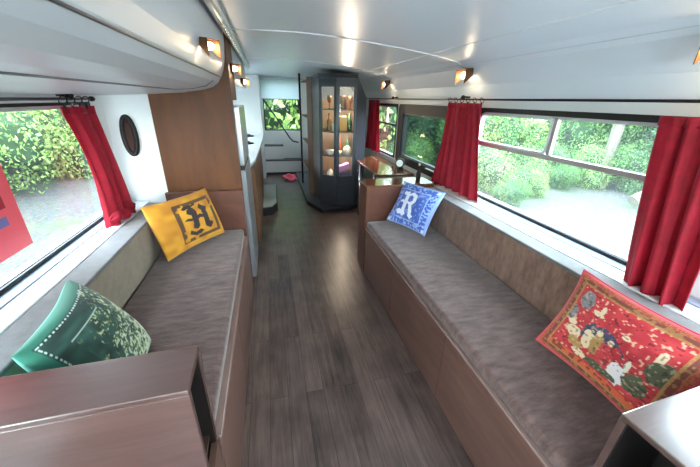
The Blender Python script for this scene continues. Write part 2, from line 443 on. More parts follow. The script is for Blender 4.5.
def rrect(y0, y1, z0, z1, r, n=6):
    pts = []
    for cy, cz, a in ((y1 - r, z1 - r, 0), (y0 + r, z1 - r, 90), (y0 + r, z0 + r, 180), (y1 - r, z0 + r, 270)):
        for i in range(n + 1):
            t = math.radians(a + 90 * i / n); pts.append((cy + r * math.cos(t), cz + r * math.sin(t)))
    return pts
def ring(x0, x1, outer, inner):
    mb = MB(); n = len(outer)
    v = [(x0, *p) for p in outer] + [(x0, *p) for p in inner] + [(x1, *p) for p in outer] + [(x1, *p) for p in inner]
    f = []
    for i in range(n):
        j = (i + 1) % n
        f += [(i, j, n + j, n + i), (2 * n + i, 3 * n + i, 3 * n + j, 2 * n + j), (i, 2 * n + i, 2 * n + j, j), (n + i, n + j, 3 * n + j, 3 * n + i)]
    return mb.add(v, f)
def frame_ring(name, y0, y1, z0, z1, wd, x0, x1, mat, parent, ro=.003, ri=.07):
    return obj(name, ring(x0, x1, rrect(y0, y1, z0, z1, ro), rrect(y0 + wd[0], y1 - wd[1], z0 + wd[2], z1 - wd[3], ri)), mat, parent)
def pane(name, y0, y1, z0, z1, x, mat, parent):
    return obj(name, MB().box(x, x + .005, y0, y1, z0, z1), mat, parent)

def side_window(n, a, b, s, xw, vents, zt=ZT + .028, tk=.030):
    """s=+1 right wall, -1 left wall; xw wall plane"""
    r = struct_root('window_%d' % n, (xw + s * .03, (a + b) / 2, ZS))
    frame_ring('rubber_gasket', a, b, ZS, zt, (.022, .022, .030, tk), xw + s * -.006, xw + s * .045, M['black'], r, .003, .07)
    fa, fb, f0, f1 = a + .02, b - .02, ZS + .028, zt - tk + .001
    frame_ring('frame', fa, fb, f0, f1, (.02, .02, .006, .018), xw + s * .008, xw + s * .04, M['alu'], r, .06, .06)
    if vents:
        obj('rail', MB().box(xw + s * .006, xw + s * .036, fa + .01, fb - .01, 1.198, 1.226), M['pinkalu'], r, bevel=.004)
        ym = vents
        frame_ring('vent_frame', ym + .012, fb - .016, 1.226, f1 - .012, (.014, .014, .012, .012), xw + s * .0, xw + s * .022, M['alu'], r, .03, .03)
        obj('vent_bar', MB().box(xw + s * .004, xw + s * .03, ym - .012, ym + .012, 1.226, f1 - .01), M['pinkalu'], r, bevel=.003)
        pane('vent_pane', ym + .022, fb - .026, 1.236, f1 - .02, xw + s * .012, M['glass'], r)
        pane('vent_pane', fa + .018, ym - .01, 1.224, f1 - .014, xw + s * .024, M['glare'], r)
        pane('pane', fa + .016, fb - .016, f0 + .004, 1.20, xw + s * .02, M['glare'], r)
    else:
        pane('pane', fa + .016, fb - .016, f0 + .004, f1 - .014, xw + s * .02, M['glass'], r)
    return r
side_window(1, -.55, .60, 1, XR, None)
side_window(2, .73, 2.28, 1, XR, 1.55)
r = side_window(4, 3.93, 4.84, 1, XR, None)
obj('rail', MB().box(XR + .006, XR + .036, 3.96, 4.81, 1.205, 1.228), M['darkframe'], r, bevel=.004)
obj('vent_bar', MB().box(XR + .006, XR + .03, 4.33, 4.342, 1.228, 1.42), M['pinkalu'], r)
side_window(5, -.55, 2.26, -1, XL, None, 1.455, .014)
side_window(8, 3.2, 6.1, -1, XL, None, 1.455, .014)
# dark framed window between the two curtains
r = struct_root('window_3', (XR, 3.13, ZS))
frame_ring('frame', 2.43, 3.83, ZS, ZT + .028, (.13, .13, .085, .10), XR - .03, XR + .05, M['darkframe'], r, .05, .03)
frame_ring('rubber_gasket', 2.55, 3.71, ZS + .075, ZT - .065, (.02, .02, .02, .02), XR - .012, XR + .04, M['black'], r, .03, .03)
pane('pane', 2.56, 3.70, ZS + .085, ZT - .075, XR + .02, M['dark_glass'], r)
obj('latch', MB().box(XR - .05, XR - .028, 2.72, 2.95, .862, .874), M['alu'], r, bevel=.003)

# sills
mb = MB().box(1.425, XR, .0, 2.475, .785, .806); mb.box(1.575, XR, 2.475, 5.4, .785, .806)
struct('trim_5', mb, M['sill'], bevel=.004)
struct('trim_9', MB().box(1.535, XR, .0, 2.475, .806, .812), M['ledge'], bevel=.002)
struct('trim_10', MB().box(-.945, XL, -.3, 2.42, .806, .812), M['ledge'], bevel=.002)
struct('trim_6', MB().box(-.86, XL, -.3, 2.42, .785, .806), M['sill'], bevel=.006)

# rear wall with window, front wall with windscreen
mb = MB()
mb.box(XL, XR, Y1, Y1 + .06, 0, .88); mb.box(XL, XR, Y1, Y1 + .06, 1.87, 1.95)
mb.box(XL, -.07, Y1, Y1 + .06, .88, 1.87); mb.box(.68, XR, Y1, Y1 + .06, .88, 1.87)
struct('wall_rear', mb, M['white'])
r = struct_root('window_6', (.3, Y1, .88))
mb = MB(); mb.box(-.07, .68, Y1 - .01, Y1 + .05, .88, .90); mb.box(-.07, .68, Y1 - .01, Y1 + .05, 1.85, 1.87); mb.box(-.07, -.05, Y1 - .01, Y1 + .05, .9, 1.85); mb.box(.66, .68, Y1 - .01, Y1 + .05, .9, 1.85)
obj('frame', mb, M['darkframe'], r)
obj('pane', MB().box(-.05, .66, Y1 + .02, Y1 + .025, .9, 1.85), M['rear_glass'], r)
mb = MB()
mb.box(XL, XR, Y0 - .06, Y0, 0, 1.0); mb.box(XL, XR, Y0 - .06, Y0, 1.80, 1.95); mb.box(XL, -.92, Y0 - .06, Y0, 1.0, 1.80); mb.box(1.52, XR, Y0 - .06, Y0, 1.0, 1.80)
struct('wall_front', mb, M['white'])
r = struct_root('window_7', (.3, Y0 - .03, 1.0))
obj('frame', MB().box(.27, .33, Y0 - .05, Y0, 1.0, 1.80), M['black'], r)
obj('pane', MB().box(-.92, 1.52, Y0 - .035, Y0 - .03, 1.0, 1.80), M['glass'], r)
# rear-left white closet wall facing the camera
struct('wall_closet', MB().box(XL, -.11, 6.45, 6.5, 0, 1.88), M['white'])
struct('wall_closet_return', MB().box(-.15, -.11, 6.5, Y1, 0, 1.88), M['white'])

# white staircase bulkhead over the left window
sp = [(-1.0, 1.492), (-.73, 1.505), (-.52, 1.520), (-.39, 1.541), (-.335, 1.558), (-.298, 1.586), (-.272, 1.625), (-.252, 1.675), (-.240, 1.73), (-.234, 1.80), (-.232, 1.88), (-1.0, 1.88)]
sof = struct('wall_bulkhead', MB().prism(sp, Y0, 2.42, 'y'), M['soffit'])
struct('trim_7', MB().tube([(-.275, Y0, 1.617), (-.275, 2.418, 1.617)], .0035, 6), M['darkgrey'])
struct('trim_8', MB().tube([(-.45, Y0, 1.5305), (-.45, 1.9, 1.5305), (-.40, 2.06, 1.539), (-.335, 2.14, 1.557), (-.295, 2.17, 1.588)], .004, 6), M['midgrey'])
# grab tube in the corner of ceiling and bulkhead
o = tag(obj('conduit_pipe', MB().tube([(-.190, Y0 + .01, 1.862), (-.190, 4.6, 1.862)], .028, 20), M['tubing']), 'shiny metal pipe running along the ceiling beside the white bulkhead', 'pipe')

# wooden partition + white section with the oval
struct('wall_partition', MB().box(-.735, -.225, 2.425, 2.465, 0, 1.876), M['panel'])
struct('wall_partition_side', MB().box(-.262, -.225, 2.465, 2.80, 1.48, 1.876), M['panel'])
struct('wall_partition_white', MB().box(XL, -.735, 2.42, 2.465, 0, 1.872), M['white'])

# ------------------------------------------------------------------ benches
def bench_base(name, label, xf, xb, y0, y1, zt, seams, s):
    """xf aisle face, xb back; s=-1 means body lies towards -x"""
    t = thing(name, label, 'bench', ((xf + xb) / 2, (y0 + y1) / 2, 0))
    obj('carcass', MB().box(xf + s * .02, xb, y0, y1, 0, zt), M['bench'], t)
    ys = [y0] + seams + [y1]
    for a, b in zip(ys, ys[1:]):
        obj('front_panel', MB().box(xf, xf + s * .02, a + .0015, b - .0015, .004, zt - .014), M['bench'], t, bevel=.002)
    obj('top_rail', MB().box(xf - s * .007, xf + s * .03, y0, y1, zt - .018, zt - .004), M['rail'], t, bevel=.005)
    return t
bench_base('storage_bench', 'long brown wooden bench base under the right windows', .782, 1.36, .385, 2.46, .455, [1.06, 1.784], 1)
bench_base('storage_bench', 'shorter brown wooden bench base along the left wall', -.225, -.83, .737, 2.37, .50, [1.40, 1.99], -1)

def soft_box(x0, x1, y0, y1, z0, z1, r, ny=60, nx=30, puff=.006):
    """cushion slab with rounded long edges"""
    mb = MB()
    def sgn(t): return -1 if t < 0 else 1
    pts = []
    n = 8
    for cx, cz, a in ((x1 - r, z1 - r, 0), (x0 + r, z1 - r, 90), (x0 + .004, z0 + .004, 180), (x1 - .004, z0 + .004, 270)):
        rr = r if a < 180 else .004
        for i in range(n + 1):
            t = math.radians(a + 90 * i / n); pts.append((cx + rr * math.cos(t), cz + rr * math.sin(t)))
    m = len(pts); vs = []; fs = []
    for k in range(ny + 1):
        y = y0 + (y1 - y0) * k / ny
        e = min(1, min(k, ny - k) / 1.5)
        for i, (px, pz) in enumerate(pts):
            w = .002 * math.sin(y * 9 + px * 7) * (pz - z0) / (z1 - z0)
            q = .985 + .015 * e
            vs.append(((px - (x0 + x1) / 2) * q + (x0 + x1) / 2, y, (pz - (z0 + z1) / 2) * (.9 + .1 * e) + (z0 + z1) / 2 + w))
    for k in range(ny):
        for i in range(m):
            j = (i + 1) % m
            fs.append((k * m + i, k * m + j, (k + 1) * m + j, (k + 1) * m + i))
    fs += [tuple(range(m)), tuple(ny * m + i for i in range(m - 1, -1, -1))]
    return mb.add(vs, fs, True)
tag(obj('seat_cushion', soft_box(.790, 1.315, .395, 2.455, .457, .513, .022), M['seat']), 'long brown-grey chenille seat cushion on the right bench', 'cushion')
tag(obj('seat_cushion', soft_box(-.745, -.242, .740, 2.37, .502, .556, .022), M['seat']), 'brown-grey chenille seat cushion on the left bench', 'cushion')
def back(label, x0, x1, y0, y1, z0, z1, mat, inner):
    t = thing('back_cushion', label, 'backrest', ((x0 + x1) / 2, (y0 + y1) / 2, z0))
    obj('padding', MB().box(x0, x1, y0, y1, z0, z1 - .018), mat, t, bevel=.008, segs=3)
    obj('top_edge', MB().box(x0 - (.003 if inner < 0 else -.0), x1 + (.003 if inner > 0 else 0), y0, y1, z1 - .019, z1), M['backtop'], t, bevel=.006, segs=3)
    return t
back('brown upholstered backrest along the right bench below the windows', 1.318, 1.423, .385, 2.46, .457, .802, M['backR'], -1)
back('taupe upholstered backrest along the left bench below the window', -.858, -.752, .742, 2.37, .502, .802, M['backL'], 1)

# open-sided end boxes nearest the camera
def end_box(label, xf, xb, y0, y1, zt, shelf, s):
    t = thing('end_box', label, 'shelf unit', ((xf + xb) / 2, (y0 + y1) / 2, 0))
    k = .016
    obj('top_board', MB().box(xf, xb, y0, y1, zt - k, zt), M['boxwood'], t, bevel=.003)
    obj('near_board', MB().box(xf, xb, y0, y0 + k, 0, zt - k), M['boxwood'], t, bevel=.0015)
    obj('far_board', MB().box(xf, xb, y1 - k, y1, 0, zt - k), M['boxwood'], t, bevel=.0015)
    obj('back_board', MB().box(xf + s * .25, xf + s * .262, y0 + k, y1 - k, 0, zt - k), M['box_shade'], t)
    obj('shade_sheet', MB().box(xf + s * .004, xf + s * .25, y0 + k, y0 + k + .003, 0, zt - k), M['box_shade'], t)  # dark sheets added inside the box to stand for its shade
    obj('shade_sheet', MB().box(xf + s * .004, xf + s * .25, y1 - k - .003, y1 - k, 0, zt - k), M['box_shade'], t)
    obj('shade_sheet', MB().box(xf + s * .004, xf + s * .25, y0 + k + .003, y1 - k - .003, zt - k - .003, zt - k), M['box_shade'], t)
    obj('shelf', MB().box(xf + s * .02, xf + s * .25, y0 + k + .004, y1 - k - .004, shelf - .012, shelf), M['boxwood'], t)
    obj('front_panel', MB().box(xf + s * .001, xf + s * .02, y0 + k, y1 - k, 0, .50 if s < 0 else .455), M['bench'], t)
    return t
t = end_box('dark wooden open-sided box at near end of left bench beside green cushion', -.225, -.995, .585, .735, .877, .54, -1)
t.rotation_euler = (0, 0, .028); t.location.y -= .0108
t = end_box('dark wooden open-sided box at near end of right bench beside red cushion', .782, 1.595, .175, .343, .817, .50, 1)
t.rotation_euler = (0, 0, .055); t.location.y += .022; t.location.x += .004

# far end of the benches
tag(obj('low_partition', MB().box(-.748, -.225, 2.385, 2.421, 0, .862), M['redwood'], bevel=.004), 'red-brown wooden end panel of left bench behind yellow cushion', 'panel')
t = thing('end_cupboard', 'low red-brown wooden cupboard at far end of right bench by blue cushion', 'cupboard', (1.1, 2.6, 0))
obj('body', MB().box(.790, 1.42, 2.482, 2.72, 0, .812), M['redwood'], t, bevel=.002)
obj('top_board', MB().box(.780, 1.42, 2.476, 2.73, .812, .832), M['table'], t, bevel=.004)
obj('corner_post', MB().box(.780, .802, 2.476, 2.49, 0, .812), M['redwood'], t, bevel=.002)

# ------------------------------------------------------------------ cushions
def pillow(name, label, A, B, u, thick, paint, n=110, back_paint=None, inset=.06, sag=0, piping=None, extra_out=0):
    """A,B bottom corners, u up-vector; face normal towards the aisle"""
    A = Vector(A); B = Vector(B); u = Vector(u)
    e = B - A; c = A + e / 2 + u / 2
    ex = e.normalized(); nz = ex.cross(u.normalized()).normalized(); uy = nz.cross(ex)
    hx, hy = e.length / 2, u.length / 2
    mb = MB(); cols = []
    def P(a, b, s):
        x = hx * a * (1 - inset * (1 - b * b)); y = hy * b * (1 - inset * (1 - a * a))
        k = max(0, (1 - a * a) * (1 - b * b)) ** .42
        w = 1 + .05 * math.sin(7 * a + 3 * b) * (1 - k) + .04 * math.sin(5 * b - 4 * a + 1)
        z = s * thick * k * w + .012 * math.sin(2.3 * a + 1.7 * b) - sag * (a * a + b * b) * .5
        return c + ex * x + uy * y + nz * z
    idx = {}
    for s in (1, -1):
        for i in range(n + 1):
            for j in range(n + 1):
                edge = i in (0, n) or j in (0, n)
                if s == -1 and edge: idx[(s, i, j)] = idx[(1, i, j)]; continue
                a, b = i / n * 2 - 1, j / n * 2 - 1
                idx[(s, i, j)] = len(mb.v); mb.v.append(tuple(P(a, b, s)))
                cols.append(paint(a, b) if s == 1 else (back_paint or paint)(a, b))
    for s in (1, -1):
        for i in range(n):
            for j in range(n):
                q = [idx[(s, i, j)], idx[(s, i + 1, j)], idx[(s, i + 1, j + 1)], idx[(s, i, j + 1)]]
                mb.f.append(q if s == 1 else q[::-1]); mb.sm.append(True)
    mb.col = cols
    t = thing(name, label, 'cushion', tuple(A + e / 2))
    obj('cover', mb, M['cushion'], t, weld=False)
    if piping:
        pts = []
        for i in range(40): pts.append(P(i / 20 - 1, -1, 1))
        for i in range(40): pts.append(P(1, i / 20 - 1, 1))
        for i in range(40): pts.append(P(1 - i / 20, 1, 1))
        for i in range(40): pts.append(P(-1, 1 - i / 20, 1))
        obj('piping', MB().tube(pts, .0045, 6, closed=True), piping, t)
    return t

def inpoly(x, y, poly):
    r = False; n = len(poly)
    for i in range(n):
        x1, y1 = poly[i]; x2, y2 = poly[i - 1]
        if (y1 > y) != (y2 > y) and x < (x2 - x1) * (y - y1) / (y2 - y1) + x1: r = not r
    return r
def hsh(*a):
    h = 0
    for x in a: h = (h * 7919 + int(x) * 104729 + 12345) & 0x7fffffff; h ^= h >> 11; h = (h * 48271) & 0x7fffffff
    return h / 0x7fffffff
def vn(x, y, k=0):
    xi, yi = math.floor(x), math.floor(y); fx, fy = x - xi, y - yi
    fx = fx * fx * (3 - 2 * fx); fy = fy * fy * (3 - 2 * fy)
    g = lambda a, b: hsh(a + 50, b + 50, k)
    return (g(xi, yi) * (1 - fx) + g(xi + 1, yi) * fx) * (1 - fy) + (g(xi, yi + 1) * (1 - fx) + g(xi + 1, yi + 1) * fx) * fy
def mixc(a, b, t): return tuple(x + (y - x) * t for x, y in zip(a, b))

# blackletter H
H_POLY = [
    [(-.34, .50), (-.20, .58), (-.12, .50), (-.06, .34), (-.08, .10), (-.06, -.30), (-.16, -.42), (-.30, -.30), (-.26, -.1), (-.27, .25), (-.38, .36)],
    [(.12, .62), (.24, .46), (.36, .40), (.30, .26), (.32, -.26), (.44, -.36), (.28, -.58), (.12, -.40), (.12, .1), (.10, .34), (.02, .44)],
    [(-.16, .12), (.02, .20), (.16, .10), (.16, -.04), (.0, .04), (-.16, -.06)],
    [(-.40, -.36), (-.24, -.50), (-.06, -.44), (.04, -.54), (-.08, -.64), (-.26, -.66), (-.46, -.50)],
    [(-.48, .60), (-.36, .70), (-.12, .66), (.0, .74), (-.02, .62), (-.2, .56), (-.42, .52)],
    [(-.52, .08), (-.40, .16), (-.26, .10), (-.26, .0), (-.4, .04)],
]
Y_ = lin((210, 150, 34)); YD = lin((178, 110, 20)); DK = lin((48, 34, 36))
def paint_h(a, b):
    base = mixc(Y_, YD, vn(a * 5 + 9, b * 5 + 3))
    a0, b0 = a - .20, b - .0
    m = max(abs(a0) / .62, abs(b0) / .74)
    if .84 < m < 1.03:
        wob = vn(a * 6, b * 6, 5)
        return mixc(DK, base, .8 if (wob > .82) else .12)
    x, y = (a0 - .02) / .95, b0 / .92
    for p in H_POLY:
        if inpoly(x, y, p): return DK
    return base
R_POLY = [
    [(-.30, .60), (-.14, .66), (-.06, .50), (-.08, -.36), (.0, -.50), (-.14, -.64), (-.28, -.50), (-.26, .40), (-.36, .50)],
    [(-.06, .56), (.10, .68), (.34, .56), (.38, .26), (.26, .06), (.06, .0), (-.06, .06), (-.06, .16), (.10, .14), (.20, .26), (.18, .44), (.06, .50), (-.06, .44)],
    [(.04, .06), (.22, .04), (.30, -.24), (.32, -.42), (.44, -.50), (.30, -.66), (.16, -.54), (.12, -.26)],
    [(-.50, .10), (-.36, .20), (-.24, .12), (-.24, .0), (-.38, .06), (-.46, .0)],
    [(-.52, -.40), (-.36, -.30), (-.24, -.36), (-.2, -.54), (-.36, -.60), (-.46, -.52)],
    [(-.46, .52), (-.36, .64), (-.24, .60), (-.26, .48), (-.38, .42)],
]
BL = lin((56, 88, 168)); BL2 = lin((74, 106, 184)); WH = lin((226, 230, 240)); LB = lin((150, 172, 220))
def paint_r(a, b):
    m = max(abs(a + .02), abs(b))
    x, y = (a + .16) / 1.0, b / .92
    for p in R_POLY:
        if inpoly(x, y, p): return WH
    if m > .93: return mixc(LB, BL, .3)
    if m > .66:
        v = vn(a * 17, b * 17, 3)
        if .66 < m < .70: return LB
        if m > .80 and abs(a) > .80 and abs(b) > .80: return mixc(WH, BL2, .3)
        return mixc(BL, LB, .85) if v > .56 else BL
    v = vn(a * 12, b * 12, 8)
    return mixc(BL, LB, .55) if v > .70 else mixc(BL, BL2, vn(a * 3, b * 3))
RD = lin((176, 30, 44)); RD2 = lin((206, 62, 66)); CR = lin((226, 200, 164)); NV = lin((66, 70, 96)); OC = lin((176, 132, 74)); OR = lin((210, 92, 56)); DG = lin((84, 84, 60)); GY = lin((128, 122, 124))
BLOBS = [  # generic little court scene: cx, cy, rx, ry, colour
    (-.10, -.05, .36, .28, NV), (-.28, -.18, .10, .22, CR), (-.12, -.16, .10, .26, OC), (.05, -.22, .13, .26, RD2), (-.15, .10, .05, .07, CR), (.06, .06, .05, .06, CR),
    (.30, -.40, .14, .24, lin((232, 220, 220))), (.38, -.14, .04, .14, lin((232, 220, 200))), (-.55, -.22, .13, .13, CR), (-.66, -.05, .10, .07, CR), (-.44, -.40, .14, .10, OC),
    (-.62, .52, .13, .20, GY), (-.78, .12, .12, .18, GY), (.62, .34, .05, .16, CR), (.74, .1, .18, .24, DG), (-.34, .42, .10, .06, CR), (-.30, .52, .04, .1, CR), (.18, .34, .06, .05, CR), (.55, -.34, .16, .2, DG), (.05, -.55, .3, .08, DG), (-.3, -.56, .12, .07, CR), (.16, -.06, .09, .13, lin((188, 40, 48))),
]
def paint_red(a, b):
    m = max(abs(a), abs(b))
    if m > .955: return mixc(RD2, lin((214, 84, 96)), .5)
    if m > .90: return mixc(RD, OC, .55 if vn(a * 60, b * 60) > .5 else .15)
    if m > .83: return mixc(lin((120, 52, 50)), OC, .6 if vn(a * 22, b * 22, 2) > .6 else .05)
    if m > .795: return mixc(OC, RD, .35 if vn(a * 60, b * 60) > .5 else 0)
    if b < -.66: return mixc(OR, DK, .7 if vn(a * 18, b * 18, 4) > .68 else 0)
    for cx, cy, rx, ry, c in BLOBS[::-1]:
        j = .35 * (vn(a * 16, b * 16, 6) - .5)
        if ((a - cx) / rx) ** 2 + ((b - cy) / ry) ** 2 < 1 + 2 * j:
            v = vn(a * 26, b * 26, 7)
            return mixc(c, DK, .6) if v > .74 else (mixc(c, CR, .35) if v < .2 else c)
    v = vn(a * 24, b * 24, 9)
    if v > .80: return mixc(CR, RD2, .35)
    if v < .16: return lin((120, 24, 36))
    return mixc(RD, RD2, vn(a * 9, b * 9, 1))
GD = lin((18, 44, 38)); GM = lin((46, 88, 76)); GL = lin((120, 196, 176)); GC = lin((186, 190, 140)); GW = lin((204, 222, 214))
def paint_green(a, b):
    m = max(abs(a), abs(b))
    if m > .90: return lin((40, 110, 90))
    if .865 < m < .885: return GW if (math.sin(90 * (a + b)) > -.3) else GD
    if .80 < m < .813: return mixc(GW, GM, .3)
    if .60 < m < .617 and (a < .2): return mixc(GW, GM, .3)
    v = vn(a * 7, b * 7, 2) * .55 + vn(a * 15, b * 15, 3) * .45
    if m < .6 or a > .1:
        g = v * .5 + .5 * vn(a * 32, b * 32, 11) + .22 * min(.8, a) - .12 * b - .06
        if g > .60: return mixc(GC, GW, vn(a * 20, b * 20, 4) * .7)
        if g > .52: return lin((104, 118, 76))
        return mixc(GD, GM, vn(a * 10, b * 10))
    return mixc(GD, GM, .8 * vn(a * 4, b * 14))
def back_green(a, b): return mixc(lin((64, 150, 128)), GL, .5)

pillow('throw_cushion', 'yellow cushion with dark blackletter H at far end of left seat', (-.655, 1.875, .570), (-.376, 2.30, .566), (-.090, .055, .335), .055, paint_h)
pillow('throw_cushion', 'blue and white cushion with blackletter R at far end of right seat', (.966, 2.425, .53), (1.13, 2.01, .53), (.157, .062, .335), .055, paint_r)
pillow('throw_cushion', 'red tapestry cushion with patterned border and pink edging beside near right box', (1.107, .855, .53), (1.104, .375, .53), (.118, -.002, .348), .048, paint_red, n=170, piping=plain('pink_piping', (200, 70, 84), .8))
pillow('throw_cushion', 'dark green patterned cushion leaning behind the near left box', (-.475, .785, .562), (-.54, 1.165, .562), (-.170, -.025, .345), .072, paint_green, back_paint=back_green)

# ------------------------------------------------------------------ curtains
def curtain(label, x, top, bot, folds, amp=.018, seed=0, hook=True, zt=1.49, zb=.80, mid=None, xb=None, loc=None, flare=0):
    """top/bot = (y0,y1) spans at head and hem"""
    t = thing('curtain', label, 'curtain', (x, (top[0] + top[1]) / 2, zb))
    rng = random.Random(seed)
    ph = [rng.uniform(0, 6.28) for _ in range(6)]
    xb = x if xb is None else xb
    def P(s, v):
        w = v ** 1.1
        y0 = top[0] + (bot[0] - top[0]) * w; y1 = top[1] + (bot[1] - top[1]) * w
        if mid:
            k = math.sin(PI * min(1, v / 1.0)) 
            y0 += mid[0] * k; y1 += mid[1] * k
        sw = s + .02 * math.sin(9 * s + 3 * v + ph[0])
        y = y0 + (y1 - y0) * sw
        f = math.sin(2 * PI * folds * s + ph[1] + .7 * math.sin(3 * v + ph[2])) + .45 * math.sin(2 * PI * folds * 1.7 * s + ph[3] + 1.5 * v)
        A = amp * (.55 + .75 * v)
        X = x + (xb - x) * v + A * f
        z = zt + (zb - zt) * v + .008 * math.sin(2 * PI * folds * s) * v
        if v < .03: X = x + A * f * .8
        return (X, y + .010 * math.sin(2 * PI * folds * s + 1.0 + ph[4]) * v, z)
    obj('cloth', MB().grid(P, 150, 60), M['red'], t, solid=.004)
    obj('heading', MB().grid(lambda s, v: (P(s, 0)[0] * 1.0 + (.004 if x > 0 else -.004) * -1, P(s, 0)[1], zt + .012 - .036 * v), 150, 4), M['red'], t, solid=.006)
    return t, P
def rod(name, label, x, z, y0, y1, brackets, s, finial):
    t = thing(name, label, 'curtain rod', (x, (y0 + y1) / 2, z))
    obj('pole', MB().tube([(x, y0, z), (x, y1, z)], .0065, 10), M['iron'], t)
    for b in brackets:
        k = MB().tube([(s * 1.0 * 0 + (XR if s > 0 else XL), b, z + .018), (x, b, z + .018), (x, b, z)], .007, 8)
        k.sphere((x, b, z + .014), .018, 10, 8)
        obj('bracket', k, M['iron'], t)
    if finial is not None:
        obj('finial', MB().sphere((x, finial, z), .014, 12, 8, (1, 2.2, 1)), M['iron'], t)
    return t
def rings(label, x, z, ys, group):
    for i, y in enumerate(ys):
        t = thing('curtain_ring', label, 'ring', (x, y, z - .05), group)
        pts = [(x + .017 * math.cos(a), y + .010 * math.sin(a), z - .005 + .017 * math.sin(a)) for a in [2 * PI * k / 16 for k in range(16)]]
        obj('hoop', MB().tube(pts, .0024, 6, closed=True), M['iron'], t)
        obj('clip', MB().box(x - .004, x + .004, y - .006, y + .006, z - .048, z - .020), M['iron'], t)
XC = 1.535
rod('curtain_rod', 'thin black curtain rod running above the right windows', XC, 1.5275, -.6, 5.15, [.80, 2.42, 3.96], 1, None)
rod('curtain_rod', 'thin black curtain rod with finial above the left window', -.945, 1.4725, -.6, 2.17, [1.97], -1, 2.18)
curtain('red curtain hanging between the dark-framed window and clear right window', XC, (2.15, 2.64), (1.96, 2.69), 6.5, .014, 1, xb=1.50, zb=.790)
rings('small black ring holding the middle red curtain on the right', XC, 1.5275, [2.17 + .088 * i for i in range(6)], 'rings of the middle right curtain')
curtain('red curtain nearest the camera on the right, hem over the sill', XC - .005, (.70, .985), (.62, .845), 3.5, .02, 5, xb=1.455, zb=.795, zt=1.46)
rings('small black ring holding the nearest red curtain on the right', XC, 1.5275, [.63 + .09 * i for i in range(3)], 'rings of the nearest right curtain')
curtain('red curtain farthest down the right side beside the glass cabinet', XC, (4.46, 4.98), (4.40, 5.02), 5, .016, 9, zt=1.5, zb=.80)
rings('small black ring holding the farthest red curtain on the right', XC, 1.5275, [4.52 + .12 * i for i in range(4)], 'rings of the farthest right curtain')
curtain('red curtain bunched at the left window, hem crumpled on the sill', -.945, (1.87, 2.19), (1.88, 2.24), 3.2, .022, 13, zt=1.425, zb=.805, mid=(.07, .0), xb=-.90)
rings('small black ring holding the red curtain at the left window', -.945, 1.4725, [1.90 + .07 * i for i in range(4)], 'rings of the left curtain')
# crumpled hem on the left sill is part of that curtain
lc = [o for o in bpy.data.objects if o.get('label', '').startswith('red curtain bunched')][0]
def hem(s, v):
    a = 2 * PI * v
    y = 1.90 + .34 * s; rr = (.046 + .010 * math.sin(19 * s) + .008 * math.sin(31 * s + a)) * max(0, math.sin(PI * s)) ** .5 + .001
    return (-.895 + rr * .8 * math.cos(a) + .012 * math.sin(13 * s), y + .006 * math.sin(a * 2), .808 + .040 + .012 * math.sin(11 * s) + rr * .75 * math.sin(a))
obj('gathered_hem', MB().grid(hem, 60, 18), M['red'], lc)

# ------------------------------------------------------------------ oval plaque
t = thing('oval_plaque', 'dark oval framed plaque on the white wall beside left curtain', 'plaque', (-.886, 2.42, 1.11))
def oval(rx, rz, y0, y1, cx=-.886, cz=1.250, n=40, rin=None):
    mb = MB()
    if rin is None:
        mb.prism([(cx + rx * math.cos(2 * PI * i / n), cz + rz * math.sin(2 * PI * i / n)) for i in range(n)], y0, y1, 'y', True)
    return mb
rim = MB().tube([(-.886 + .036 * math.cos(2 * PI * i / 40), 2.408, 1.25 + .118 * math.sin(2 * PI * i / 40)) for i in range(40)], .015, 10, closed=True)
obj('rim', rim, M['walnut'], t)
obj('picture', oval(.036, .118, 2.405, 2.419), M['oval'], t)

# ------------------------------------------------------------------ spot lamps
def lamp(label, loc, out, w=.062, rz=0, sc=1):
    """out: unit dir away from the wall (x sign); shade is a tapered open box"""
    t = thing('wall_lamp', label, 'lamp', loc); t.rotation_euler = (0, 0, rz); t.scale = (sc, sc, sc)
    d = .075; h0, h1 = .024, .044
    k = .004; mb = MB()
    def sect(f):
        hw = w * (.72 + .28 * f); hz = h0 + (h1 - h0) * f
        return hw, hz
    # four tapered side walls + back, open towards the room/down
    def board(p0, p1, p2, p3):
        nrm = (Vector(p1) - Vector(p0)).cross(Vector(p3) - Vector(p0)).normalized() * k
        v = [Vector(p) for p in (p0, p1, p2, p3)]; v += [q + nrm for q in v]
        mb.add(v, [(0, 1, 2, 3), (7, 6, 5, 4), (0, 4, 5, 1), (1, 5, 6, 2), (2, 6, 7, 3), (3, 7, 4, 0)])
    a, za = sect(0); b, zb = sect(1)
    x0, x1 = out * .012, out * (.012 + d); dz = -.030
    board((x0, -a, za), (x0, a, za), (x1, b, zb + dz), (x1, -b, zb + dz))
    board((x0, -a, -za), (x0, -a, za), (x1, -b, zb + dz), (x1, -b, -zb + dz - .01))
    board((x0, a, -za), (x0, a, za), (x1, b, zb + dz), (x1, b, -zb + dz - .01))
    board((x0, -a, -za), (x0, a, -za), (x0, a, za), (x0, -a, za))
    obj('shade', mb, M['copper'], t, world=False)
    obj('mount', MB().box(0, out * .014, -.022, .022, -.02, .02), M['iron'], t, world=False)
    bu = MB().sphere((out * .056, 0, -.022), .024, 14, 10, (1.0, 1.3, .9))
    obj('bulb', bu, M['bulb'], t, world=False)
    ld = bpy.data.lights.new('lamp_light', 'POINT'); ld.energy = LAMP_W; ld.color = (1, .74, .45); ld.shadow_soft_size = .03
    lo = bpy.data.objects.new('lamp_light', ld); COL.objects.link(lo); lo.parent = t; lo.location = (out * .062, 0, -.07)
    return t
LAMP_W = .2
lamp('small lit copper wall lamp above the middle right curtain', (1.520, 2.345, 1.715), -1)
lamp('small lit copper wall lamp farthest along the right, near the glass cabinet', (1.520, 4.08, 1.715), -1)
lamp('small lit copper wall lamp cut off by the right edge of the photo', (1.520, .83, 1.725), -1)
